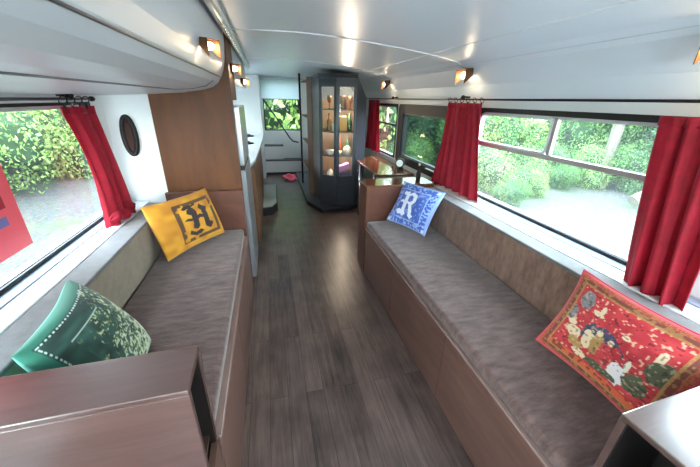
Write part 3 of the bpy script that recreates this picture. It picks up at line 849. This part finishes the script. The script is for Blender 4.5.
lamp('lit copper wall lamp on the white bulkhead at upper left', (-.240, 1.59, 1.705), 1, .05, -.6, .68)
lamp('lit lamp just behind the wooden partition above the fridge', (-.225, 2.62, 1.70), 1, .045, -.9, .75)
lamp('smallest lit lamp deep on the left above the kitchen worktop', (-.23, 3.6, 1.66), 1, .05, -.7, .8)
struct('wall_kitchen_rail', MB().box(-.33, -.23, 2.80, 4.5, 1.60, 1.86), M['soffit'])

# ------------------------------------------------------------------ fridge, kitchen
t = thing('fridge', 'tall grey fridge freezer standing behind the wooden partition', 'fridge', (-.5, 2.8, 0))
obj('body', MB().box(-.80, -.245, 2.50, 3.10, .02, 1.44), M['darkgrey'], t, bevel=.004)
obj('upper_door', MB().box(-.243, -.192, 2.50, 3.10, 1.02, 1.44), M['fridge'], t, bevel=.008)
obj('lower_door', MB().box(-.243, -.192, 2.50, 3.10, .04, .985), M['fridge'], t, bevel=.008)
obj('gap_seal', MB().box(-.243, -.20, 2.505, 3.095, .985, 1.02), M['black'], t)
t = thing('kitchen_unit', 'brown kitchen base cabinet along the left beyond the fridge', 'cabinet', (-.5, 4.7, 0))
obj('carcass', MB().box(-.95, -.175, 3.14, 6.2, .08, .868), M['brown'], t)
for i in range(4):
    obj('door', MB().box(-.175, -.157, 3.16 + i * .76, 3.90 + i * .76, .10, .855), M['brown'], t, bevel=.003)
obj('plinth', MB().box(-.9, -.22, 3.14, 6.2, 0, .08), M['black'], t)
tag(obj('worktop', MB().prism([(-.95, 3.12), (-.20, 3.12), (-.155, 3.5), (-.10, 5.2), (-.09, 6.22), (-.95, 6.22)], .869, .90, 'z'), M['worktop'], bevel=.006), 'white worktop on the kitchen unit on the left', 'worktop')
for lab, y, x in (('nearer dark round hob burner on the white worktop', 4.75, -.30), ('farther dark round hob burner on the white worktop', 5.7, -.33)):
    t = thing('hob_burner', lab, 'burner', (x, y, .901))
    obj('ring', MB().lathe([(.085, 0), (.085, .012), (.05, .02)], (x, y, .901), 20), M['black'], t)
    obj('cap', MB().lathe([(.035, .018), (.035, .03), (.02, .034)], (x, y, .901), 16), M['iron'], t)
t = thing('floor_step', 'low grey floor step with black edge before the kitchen unit', 'step', (-.04, 4.8, 0))
sp2 = [(-.15, 4.18), (-.03, 4.22), (.045, 4.40), (.065, 5.45), (-.15, 5.45)]
obj('riser', MB().prism(sp2, 0, .115, 'z'), M['black'], t)
obj('tread', MB().prism([(-.145, 4.20), (-.034, 4.238), (.036, 4.408), (.055, 5.44), (-.145, 5.44)], .115, .125, 'z'), M['treadgrey'], t)

# ------------------------------------------------------------------ rear end
t = thing('roller_blind', 'white roller blind pulled halfway over the rear window', 'blind', (.3, 6.95, 1.48))
obj('fabric', MB().box(-.085, .70, 6.950, 6.954, 1.49, 1.86), M['blind'], t)
obj('roller', MB().tube([(-.085, 6.955, 1.855), (.70, 6.955, 1.855)], .018, 12), M['blind'], t)
obj('bottom_bar', MB().box(-.085, .70, 6.944, 6.960, 1.475, 1.492), M['darkgrey'], t)
t = thing('handrail', 'thin dark diagonal handrail crossing the rear window', 'handrail', (.3, 6.85, .62))
obj('bar', MB().tube([(-.05, 6.85, 1.47), (.20, 6.85, 1.10), (.42, 6.85, .75), (.48, 6.85, .68), (.60, 6.85, .655)], .014, 8), M['iron'], t)
t = thing('rear_step', 'white boxed step with dark nosings below the rear window', 'step', (.3, 6.9, 0))
obj('box', MB().box(-.10, .64, 6.80, 6.999, 0, .28), M['white'], t)
obj('nosing', MB().box(-.10, .64, 6.785, 6.999, .281, .305), M['darkgrey'], t)
obj('kick_strip', MB().box(-.10, .64, 6.785, 6.80, 0, .045), M['black'], t)
t = thing('rear_ledge', 'short dark-topped ledge on the white panel below rear window', 'ledge', (.1, 6.9, .3))
obj('block', MB().box(-.10, .27, 6.86, 6.999, .306, .575), M['white'], t)
obj('top_board', MB().box(-.10, .28, 6.845, 6.999, .576, .60), M['darkgrey'], t)
def tw(s, v):
    return (.23 + .24 * s + .02 * math.sin(7 * v), 6.12 + .5 * v + .02 * math.sin(8 * s), .012 + .022 * (1 + math.sin(9 * s + 4 * v)) * .6 + .05 * math.exp(-((s - .6) ** 2 + (v - .6) ** 2) * 8))
tag(obj('floor_cloth', MB().grid(tw, 30, 30), M['pinktowel'], solid=.012), 'crumpled bright pink cloth on the floor at the rear', 'cloth')
tag(obj('upright_pole', MB().tube([(.555, 5.75, .06), (.555, 5.75, 1.885)], .017, 10), M['iron']), 'thin black upright pole beside the brown tall cupboard', 'pole')

# ------------------------------------------------------------------ tall cupboard + platform
pp = [(.50, 6.7), (.50, 4.62), (.66, 4.20), (1.10, 4.235), (1.30, 4.40), (1.58, 4.9), (1.58, 6.7)]
t = thing('cabinet_plinth', 'low black platform under the glass display cabinet', 'plinth', (1, 5, 0))
obj('edge', MB().prism(pp, 0, .045, 'z'), M['black'], t)
obj('top', MB().prism([(.515, 6.69), (.515, 4.63), (.668, 4.22), (1.092, 4.252), (1.29, 4.41), (1.57, 4.905), (1.57, 6.69)], .0455, .052, 'z'), M['darkgrey'], t)
t = thing('tall_cupboard', 'tall narrow brown wooden cupboard left of the glass cabinet', 'cupboard', (.8, 5.4, .053))
obj('side_board', MB().box(.585, .70, 5.02, 5.05, .053, 1.80), M['brown'], t, bevel=.002)
obj('back_board', MB().box(.70, .73, 5.02, 5.95, .053, 1.80), M['brown'], t)
for z in (.45, .85, 1.25, 1.78):
    obj('shelf', MB().box(.60, .70, 5.05, 5.95, z - .02, z), M['brown'], t)
for z, m, lab in ((.45, 'cream', 'cream jar on the low shelf of the brown cupboard'), (.85, 'gold', 'gold jar on the middle shelf of the brown cupboard'), (1.25, 'amber', 'amber jar on the high shelf of the brown cupboard')):
    tag(obj('jar', MB().lathe([(.03, .001), (.034, .02), (.034, .12), (.02, .14), (.02, .16), (.024, .165)], (.645, 5.13, z), 14), M[m]), lab, 'jar')

# ------------------------------------------------------------------ display cabinet
t = thing('display_cabinet', 'dark grey angled display cabinet with lit glazed doors', 'cabinet', (1.0, 4.6, .053))
P0, P1, P2, P3 = (.685, 4.49), (.885, 4.305), (1.165, 4.31), (1.36, 4.52)
Pb, Pl = (1.36, 5.0), (.665, 5.0)
zb, zt = .053, 1.785
body = [P0, P1, P2, P3, Pb, Pl]
topb = [P0, P1, P2, (1.20, 4.6), (1.20, 5.0), Pl]
def shrink(poly, k):
    cx = sum(p[0] for p in poly) / len(poly); cy = sum(p[1] for p in poly) / len(poly)
    return [(cx + (p[0] - cx) * k, cy + (p[1] - cy) * k) for p in poly]
obj('base', MB().prism(body, zb, .44, 'z'), M['darkgrey'], t, bevel=.004)
obj('base_panel', MB().prism([(.905, 4.298), (1.145, 4.303), (1.145, 4.309), (.905, 4.304)], .10, .38, 'z'), M['darkgrey'], t, bevel=.002)
obj('top', MB().prism(topb, 1.69, zt, 'z'), M['darkgrey'], t, bevel=.004)
obj('cornice', MB().prism(shrink(topb, 1.04), zt, zt + .022, 'z'), M['darkgrey'], t, bevel=.004)
obj('side_panel', MB().prism([(.665, 5.0), (.685, 4.49), (.70, 4.495), (.68, 5.0)], .44, 1.69, 'z'), M['midgrey'], t)
obj('back_panel', MB().prism([(.68, 4.98), (1.35, 4.98), (1.35, 5.0), (.68, 5.0)], .44, 1.50, 'z'), M['peach'], t)
obj('side_panel', MB().prism([(1.36, 4.52), (1.36, 4.98), (1.345, 4.98), (1.345, 4.525)], .44, 1.53, 'z'), M['darkgrey'], t)
def facet(A, B, name, wl, wr):
    A = Vector((*A, 0)); B = Vector((*B, 0)); d = (B - A); L = d.length; d.normalize(); n = Vector((d.y, -d.x, 0)); n = -n if n.y > 0 else n
    def pr(a, b, z0, z1, o=0, k=.022):
        p = [A + d * a + n * o, A + d * b + n * o, A + d * b + n * (o - k), A + d * a + n * (o - k)]
        return MB().prism([(q.x, q.y) for q in p], z0, z1, 'z')
    mb = pr(0, wl, .44, 1.69)
    for q in (pr(L - wr, L, .44, 1.69), pr(wl, L - wr, .44, .495), pr(wl, L - wr, 1.655, 1.69)): mb.add(q.v, q.f)
    dr = obj('door', mb, M['darkgrey'], t)
    obj('pane', pr(wl - .002, L - wr + .002, .49, 1.66, -.008, .004), M['cglass'], dr)
    return dr
d1 = facet(P0, P1, 'door', .045, .035)
d2 = facet(P1, P2, 'door', .045, .045)
mb = MB(); A = Vector((*P2, 0)); B = Vector((*P3, 0)); dn = Vector((B.y - A.y, A.x - B.x, 0)).normalized() * -.018
q = [A + Vector((0, 0, .44)), B + Vector((0, 0, .44)), B + Vector((0, 0, 1.53)), A + Vector((0, 0, 1.80))]
mb.add(q + [p + dn for p in q], [(0, 1, 2, 3), (7, 6, 5, 4), (0, 4, 5, 1), (1, 5, 6, 2), (2, 6, 7, 3), (3, 7, 4, 0)])
q = [Vector((*P2, 1.80)), Vector((*P3, 1.53)), Vector((1.36, 4.98, 1.53)), Vector((1.19, 4.98, 1.80))]
mb.add(q + [p + Vector((-.012, 0, -.014)) for p in q], [(0, 1, 2, 3), (7, 6, 5, 4), (0, 4, 5, 1), (1, 5, 6, 2), (2, 6, 7, 3), (3, 7, 4, 0)])
obj('slanted_side', mb, M['darkgrey'], t)
obj('knob', MB().sphere((.925, 4.294, 1.08), .010), M['chrome'], d2)
obj('crown_moulding', MB().tube([(.675, 4.50, 1.765), (.882, 4.293, 1.765), (1.168, 4.298, 1.765)], .012, 8), M['darkgrey'], t)
ins = [(.72, 4.50), (.89, 4.34), (1.15, 4.345), (1.18, 4.38), (1.18, 4.97), (.70, 4.97)]
for z in (.77, 1.095, 1.384):
    obj('shelf', MB().prism(ins, z - .012, z, 'z'), M['cglass'] if False else M['darkgrey'], t)
mled = emit('cabinet_lamp', (1, .72, .42), 12)
obj('light_strip', MB().box(.80, 1.25, 4.42, 4.45, 1.676, 1.688), mled, t)
for z, e in ((1.60, 7), (1.33, 5), (1.04, 5), (.72, 4)):
    ld = bpy.data.lights.new('cabinet_light', 'POINT'); ld.energy = e; ld.color = (1, .80, .58); ld.shadow_soft_size = .03
    lo = bpy.data.objects.new('cabinet_light', ld); COL.objects.link(lo); lo.location = Vector((1.02, 4.42, z)) - Vector(t.location); lo.parent = t

def vessel(name, label, cat, x, y, z, prof, mat, n=16):
    return tag(obj(name, MB().lathe(prof, (x, y, z + .001), n), mat), label, cat)
bottle = [(.032, 0), (.034, .02), (.034, .13), (.014, .17), (.012, .23), (.015, .235)]
goblet = [(.026, 0), (.008, .012), (.006, .07), (.03, .10), (.034, .15), (.03, .17)]
pot = [(.04, 0), (.062, .03), (.066, .07), (.05, .11), (.03, .12), (.012, .135)]
bowl = [(.03, 0), (.05, .02), (.07, .06), (.072, .07)]
tumbler = [(.028, 0), (.034, .10), (.032, .102)]
z3, z2, z1, z0_ = 1.384, 1.095, .77, .441
vessel('goblet', 'copper goblet on the cabinet top shelf, leftmost there', 'goblet', .83, 4.50, z3, goblet, M['copper'])
vessel('tankard', 'copper tankard in middle of the cabinet top shelf', 'tankard', 1.01, 4.46, z3, [(.05, 0), (.052, .02), (.045, .15), (.05, .17)], M['copper'])
vessel('goblet', 'amber goblet at the right on the cabinet top shelf', 'goblet', 1.12, 4.48, z3, goblet, M['amber'])
tag(obj('gift_box', MB().box(.955, 1.055, 4.40, 4.46, z2 + .001, z2 + .20), M['gold'], bevel=.004), 'upright golden box on the cabinet second shelf', 'box')
vessel('bottle', 'green glass bottle beside the golden box', 'bottle', 1.10, 4.43, z2, bottle, M['green'])
vessel('bottle', 'amber bottle behind the left pane on the second shelf', 'bottle', .825, 4.50, z2, bottle, M['amber'])
vessel('tumbler', 'white china tumbler behind left pane beside amber bottle', 'tumbler', .885, 4.46, z2, tumbler, M['porcelain'])
vessel('teapot', 'cream round pot on the cabinet third shelf', 'pot', 1.075, 4.43, z1, pot, M['cream'])
vessel('bottle', 'tall brown bottle at back of the cabinet third shelf', 'bottle', 1.0, 4.60, z1, bottle, M['amber'])
vessel('bottle', 'dark green bottle at back right of the cabinet third shelf', 'bottle', 1.12, 4.62, z1, bottle, M['green'])
vessel('bowl', 'white china bowl behind the left pane on the third shelf', 'bowl', .84, 4.49, z1, bowl, M['porcelain'])
vessel('bowl', 'small white bowl next to the cream round pot', 'bowl', .955, 4.45, z1, [(.02, 0), (.035, .02), (.045, .06)], M['porcelain'])
o = tag(obj('cardboard_box', MB().box(-.085, .085, -.04, .04, 0, .085), M['lilac'], bevel=.004), 'lilac pink box lying at the bottom of the cabinet', 'box')
o.location = (1.035, 4.44, z0_ + .115); o.rotation_euler = (0, -.28, .05)
tag(obj('carton', MB().box(.96, 1.11, 4.39, 4.49, z0_ + .001, z0_ + .085), M['bluedk'], bevel=.003), 'dark blue carton under the lilac pink box', 'box')
vessel('ornament', 'pale round ornament behind the left pane at cabinet bottom', 'ornament', .835, 4.47, z0_, [(.03, 0), (.05, .03), (.05, .07), (.03, .11), (.01, .13)], M['cream'])

# ------------------------------------------------------------------ table and small things
t = thing('dining_table', 'brown polished table with chrome legs below the far right window', 'table', (1.35, 3.7, 0))
obj('tabletop', MB().prism([(1.135, 3.26), (1.155, 3.23), (1.572, 3.23), (1.572, 4.64), (1.44, 4.50), (1.20, 4.22), (1.16, 4.16)], .722, .75, 'z'), M['table'], t, bevel=.006)
for x, y in ((1.16, 4.02), (1.16, 3.40)):
    obj('leg', MB().tube([(x, y, 0), (x, y, .722)], .017, 12), M['chrome'], t)
t = thing('desk_clock', 'small round white-faced dark clock on the table beside the window', 'clock', (1.49, 3.47, .751))
obj('case', MB().tube([(1.505, 3.49, .830), (1.475, 3.44, .830)], .055, 24), M['black'], t)
obj('face', MB().tube([(1.4748, 3.4397, .830), (1.4738, 3.438, .830)], .040, 24), M['porcelain'], t)
obj('foot', MB().box(1.45, 1.53, 3.44, 3.50, .751, .780), M['black'], t, bevel=.004)
t = thing('slim_bottle', 'slim dark bottle standing behind the blue cushion', 'bottle', (1.32, 2.62, .833))
obj('body', MB().lathe([(.02, 0), (.022, .02), (.022, .06), (.008, .09), (.007, .13)], (1.32, 2.62, .833), 14), M['walnut'], t)
obj('cap', MB().lathe([(.009, .13), (.009, .15), (.004, .152)], (1.32, 2.62, .833), 12), M['cream'], t)

# ------------------------------------------------------------------ poster on left glass
t = thing('poster', 'red poster with small blue box fixed to the left window', 'poster', (-1.012, 1.2, .92))
obj('sheet', MB().box(-1.012, -1.0105, .90, 1.49, .908, 1.40), M['redsign'], t)
obj('print', MB().box(-1.0105, -1.0100, 1.31, 1.415, 1.02, 1.055), M['bluebox'], t, weld=True)
for y, z, w, h in ((1.33, 1.10, .05, .035), (1.40, 1.085, .03, .05), (1.29, 1.0, .06, .02), (1.32, 1.17, .05, .03)):
    obj('print', MB().box(-1.0105, -1.0100, y, y + w, z, z + h), M['darkprint'], t)

# ------------------------------------------------------------------ outdoors
GZ = -.7
struct('ground', MB().grid(lambda s, v: (-40 + 80 * s, -30 + 80 * v, GZ + .0), 8, 8), M['gravel'])

M['bounce'] = plain('pale_bounce', (206, 206, 204), .9, var=.06, scale=3)
struct('ground_bounce', MB().box(-9, 9, -14, Y0 - .4, GZ, GZ + .03), M['bounce'])  # unseen pale slab added to bounce skylight onto the ceiling

def bush_proto(name, leafmat_, n, r, rng, leaf=.11):
    """crown of leaf cards around a lumpy core"""
    mb = MB(); core = MB()
    lobes = [(Vector((rng.uniform(-.6, .6), rng.uniform(-.6, .6), rng.uniform(.25, 1.0))) * r, r * rng.uniform(.45, .75)) for _ in range(7)]
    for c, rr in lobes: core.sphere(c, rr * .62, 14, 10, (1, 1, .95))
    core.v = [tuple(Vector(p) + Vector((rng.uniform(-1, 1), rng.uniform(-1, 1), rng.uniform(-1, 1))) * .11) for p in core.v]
    for i in range(n):
        c, rr = lobes[i % len(lobes)]
        d = Vector((rng.gauss(0, 1), rng.gauss(0, 1), rng.gauss(0, 1))).normalized()
        p = c + d * rr * rng.uniform(.62, 1.12)
        if p.z < 0: continue
        nn = (d + Vector((rng.uniform(-1, 1), rng.uniform(-1, 1), rng.uniform(-.4, 1)))).normalized()
        a = nn.cross(Vector((rng.uniform(-1, 1), rng.uniform(-1, 1), rng.uniform(-1, 1)))).normalized(); b = nn.cross(a)
        L = leaf * rng.uniform(.6, 1.4); W = L * rng.uniform(.35, .6)
        mb.add([p - a * L * .5, p + b * W * .5, p + a * L * .5 + nn * L * .1, p - b * W * .5], [(0, 1, 2, 3)])
    return mb, core
PROTO = []
def make_bush(name, label, cat, lm, n, r, seed, leaf):
    rng = random.Random(seed)
    mb, core = bush_proto(name, lm, n, r, rng, leaf)
    root = thing(name, label, cat, (0, 0, 0))
    obj('foliage', mb, M[lm], root, weld=False)
    obj('leaf_core', core, M['core'], root)  # solid green core added behind the leaf cards
    return root
def dup(root, loc, rz, sc, label, group):
    c = root.copy(); COL.objects.link(c)
    c.location = loc; c.rotation_euler = (0, 0, rz); c.scale = sc
    c['label'] = label; c['group'] = group
    for ch in root.children:
        d = ch.copy(); COL.objects.link(d); d.parent = c
    return c
protoA = make_bush('shrub', '', 'shrub', 'leafA', 15000, 1.6, 1, .085)
protoB = make_bush('shrub', '', 'shrub', 'leafB', 15000, 1.6, 2, .080)
protoC = make_bush('shrub', '', 'shrub', 'leafC', 13000, 1.6, 3, .09)
protoD = make_bush('shrub', '', 'shrub', 'leafD', 14000, 1.6, 4, .078)
protos = {'A': protoA, 'B': protoB, 'C': protoC, 'D': protoD}
words = {'A': 'mid green', 'B': 'pale green', 'C': 'dark green', 'D': 'rusty tinged'}
used = set()
def put(k, x, y, sc, side):
    lab = '%s leafy shrub in the hedge seen through the %s' % (words[k], side)
    grp = '%s shrubs through the %s' % (words[k], side)
    rz = hsh(x * 100 + 500, y * 100 + 900) * 6.28
    s = (sc, sc, sc * 1.15)
    if k not in used:
        used.add(k); o = protos[k]; o.location = (x, y, GZ); o.rotation_euler = (0, 0, rz); o.scale = s; o['label'] = lab; o['group'] = grp
    else: dup(protos[k], (x, y, GZ), rz, s, lab, grp)
rg = random.Random(21)
# left hedge
seq = 'BDBADBBABDBA'
for i in range(11):
    put(seq[i % len(seq)], -6.6 + rg.uniform(-.3, .3), -1.0 + i * 2.0, 1.05, 'left window')
for i in range(7):
    put('AB'[i % 2], -10.0, 1 + i * 3.4, 1.9, 'left window')
# right hedge
for i, (x, y, k, sc) in enumerate([(8.2, 10.2, 'B', .9), (6.4, 9.0, 'A', .8), (5.6, 7.6, 'B', .55), (10.4, 8.6, 'A', 1.1), (11.0, 5.6, 'C', 1.0), (11.2, 3.2, 'A', 1.1), (11.0, .6, 'C', 1.2),
                                   (5.2, 11.0, 'C', 1.1), (5.0, 14.0, 'A', 1.2), (7.4, 13.0, 'C', 1.4), (5.6, 17.5, 'B', 1.3), (9.5, 12.8, 'B', 1.6), (13.5, 8.6, 'C', 1.9), (13.8, 4.0, 'A', 1.8), (13.5, -.5, 'C', 1.8), (4.4, 9.2, 'B', .5), (7.2, 7.9, 'B', .42), (8.6, 7.9, 'A', .45), (6.4, 6.6, 'B', .30), (9.4, 7.4, 'B', .5), (7.9, 7.0, 'A', .26), (5.4, 5.9, 'A', .22), (10.0, 6.4, 'A', .5), (4.6, 20.5, 'C', 1.5), (6.5, 24, 'A', 2.0)]):
    put(k, x, y, sc, 'right windows')
for x, k in ((-1.6, 'B'), (.6, 'A'), (2.8, 'B')):
    put(k, x, 13.2, 2.4, 'rear window')
def tree(label, x, y, h, r, lean=0, m='bark'):
    t = thing('tree_trunk', label, 'tree trunk', (x, y, GZ))
    obj('bark', MB().tube([(x, y, GZ), (x + lean * .3, y + .05, GZ + h * .4), (x + lean, y, GZ + h)], [r * 1.2, r, r * .7], 12), M['bark'], t)
tree('pale upright tree trunk seen through the clear right window', 9.3, 6.9, 5.0, .13, .15)
tree('second pale leaning tree trunk through the right window', 10.1, 5.2, 5.2, .16, -.4)
t = tag(obj('fallen_log', MB().tube([(8.2, 5.2, GZ + .18), (9.6, 5.0, GZ + .9), (11.2, 4.6, GZ + 1.3)], [.13, .12, .1], 12), M['bark']), 'fallen pale log lying against the hedge through the right window', 'log')

# ------------------------------------------------------------------ light
w = bpy.data.worlds.new('sky'); S.world = w; w.use_nodes = True
nt = w.node_tree; bg = nt.nodes['Background']
tc = N(nt, 'ShaderNodeTexCoord'); sx = N(nt, 'ShaderNodeSeparateXYZ'); nt.links.new(tc.outputs['Generated'], sx.inputs[0])
cr = N(nt, 'ShaderNodeValToRGB'); e = cr.color_ramp.elements
e[0].position = 0; e[0].color = (.90, .95, 1.0, 1); e[1].position = .7; e[1].color = (.72, .84, 1.0, 1)
nt.links.new(sx.outputs['Z'], cr.inputs['Fac']); nt.links.new(cr.outputs['Color'], bg.inputs['Color'])
bg.inputs['Strength'].default_value = 15.0
sd = bpy.data.lights.new('sun', 'SUN'); sd.energy = 1.5; sd.angle = .6; sd.color = (1, .96, .9)
so = bpy.data.objects.new('sun', sd); COL.objects.link(so); so.rotation_euler = (math.radians(12), math.radians(-14), 0)
def portal(n, loc, rot, sx_, sy_):
    l = bpy.data.lights.new(n, 'AREA'); l.shape = 'RECTANGLE'; l.size = sx_; l.size_y = sy_; l.cycles.is_portal = True
    o = bpy.data.objects.new(n, l); COL.objects.link(o); o.location = loc; o.rotation_euler = rot
for a, b in WR: portal('window_portal', (XR + .08, (a + b) / 2, 1.13), (0, PI / 2, 0), .66, b - a)
for a, b in WL: portal('window_portal', (XL - .08, (a + b) / 2, 1.13), (0, -PI / 2, 0), .66, b - a)
portal('window_portal', (.3, Y0 - .08, 1.40), (PI / 2, 0, PI), 2.44, .80)
portal('window_portal', (.3, Y1 + .09, 1.36), (PI / 2, 0, 0), .75, .98)

S.view_settings.view_transform = 'Standard'; S.view_settings.look = 'None'; S.view_settings.gamma = 1; S.view_settings.use_curve_mapping = False
S.view_settings.exposure = 0.55
S.cycles.use_denoising = True
S.cycles.max_bounces = 12; S.cycles.diffuse_bounces = 6; S.cycles.transparent_max_bounces = 16
S.cycles.sample_clamp_indirect = 8
S.cycles.caustics_reflective = False; S.cycles.caustics_refractive = False
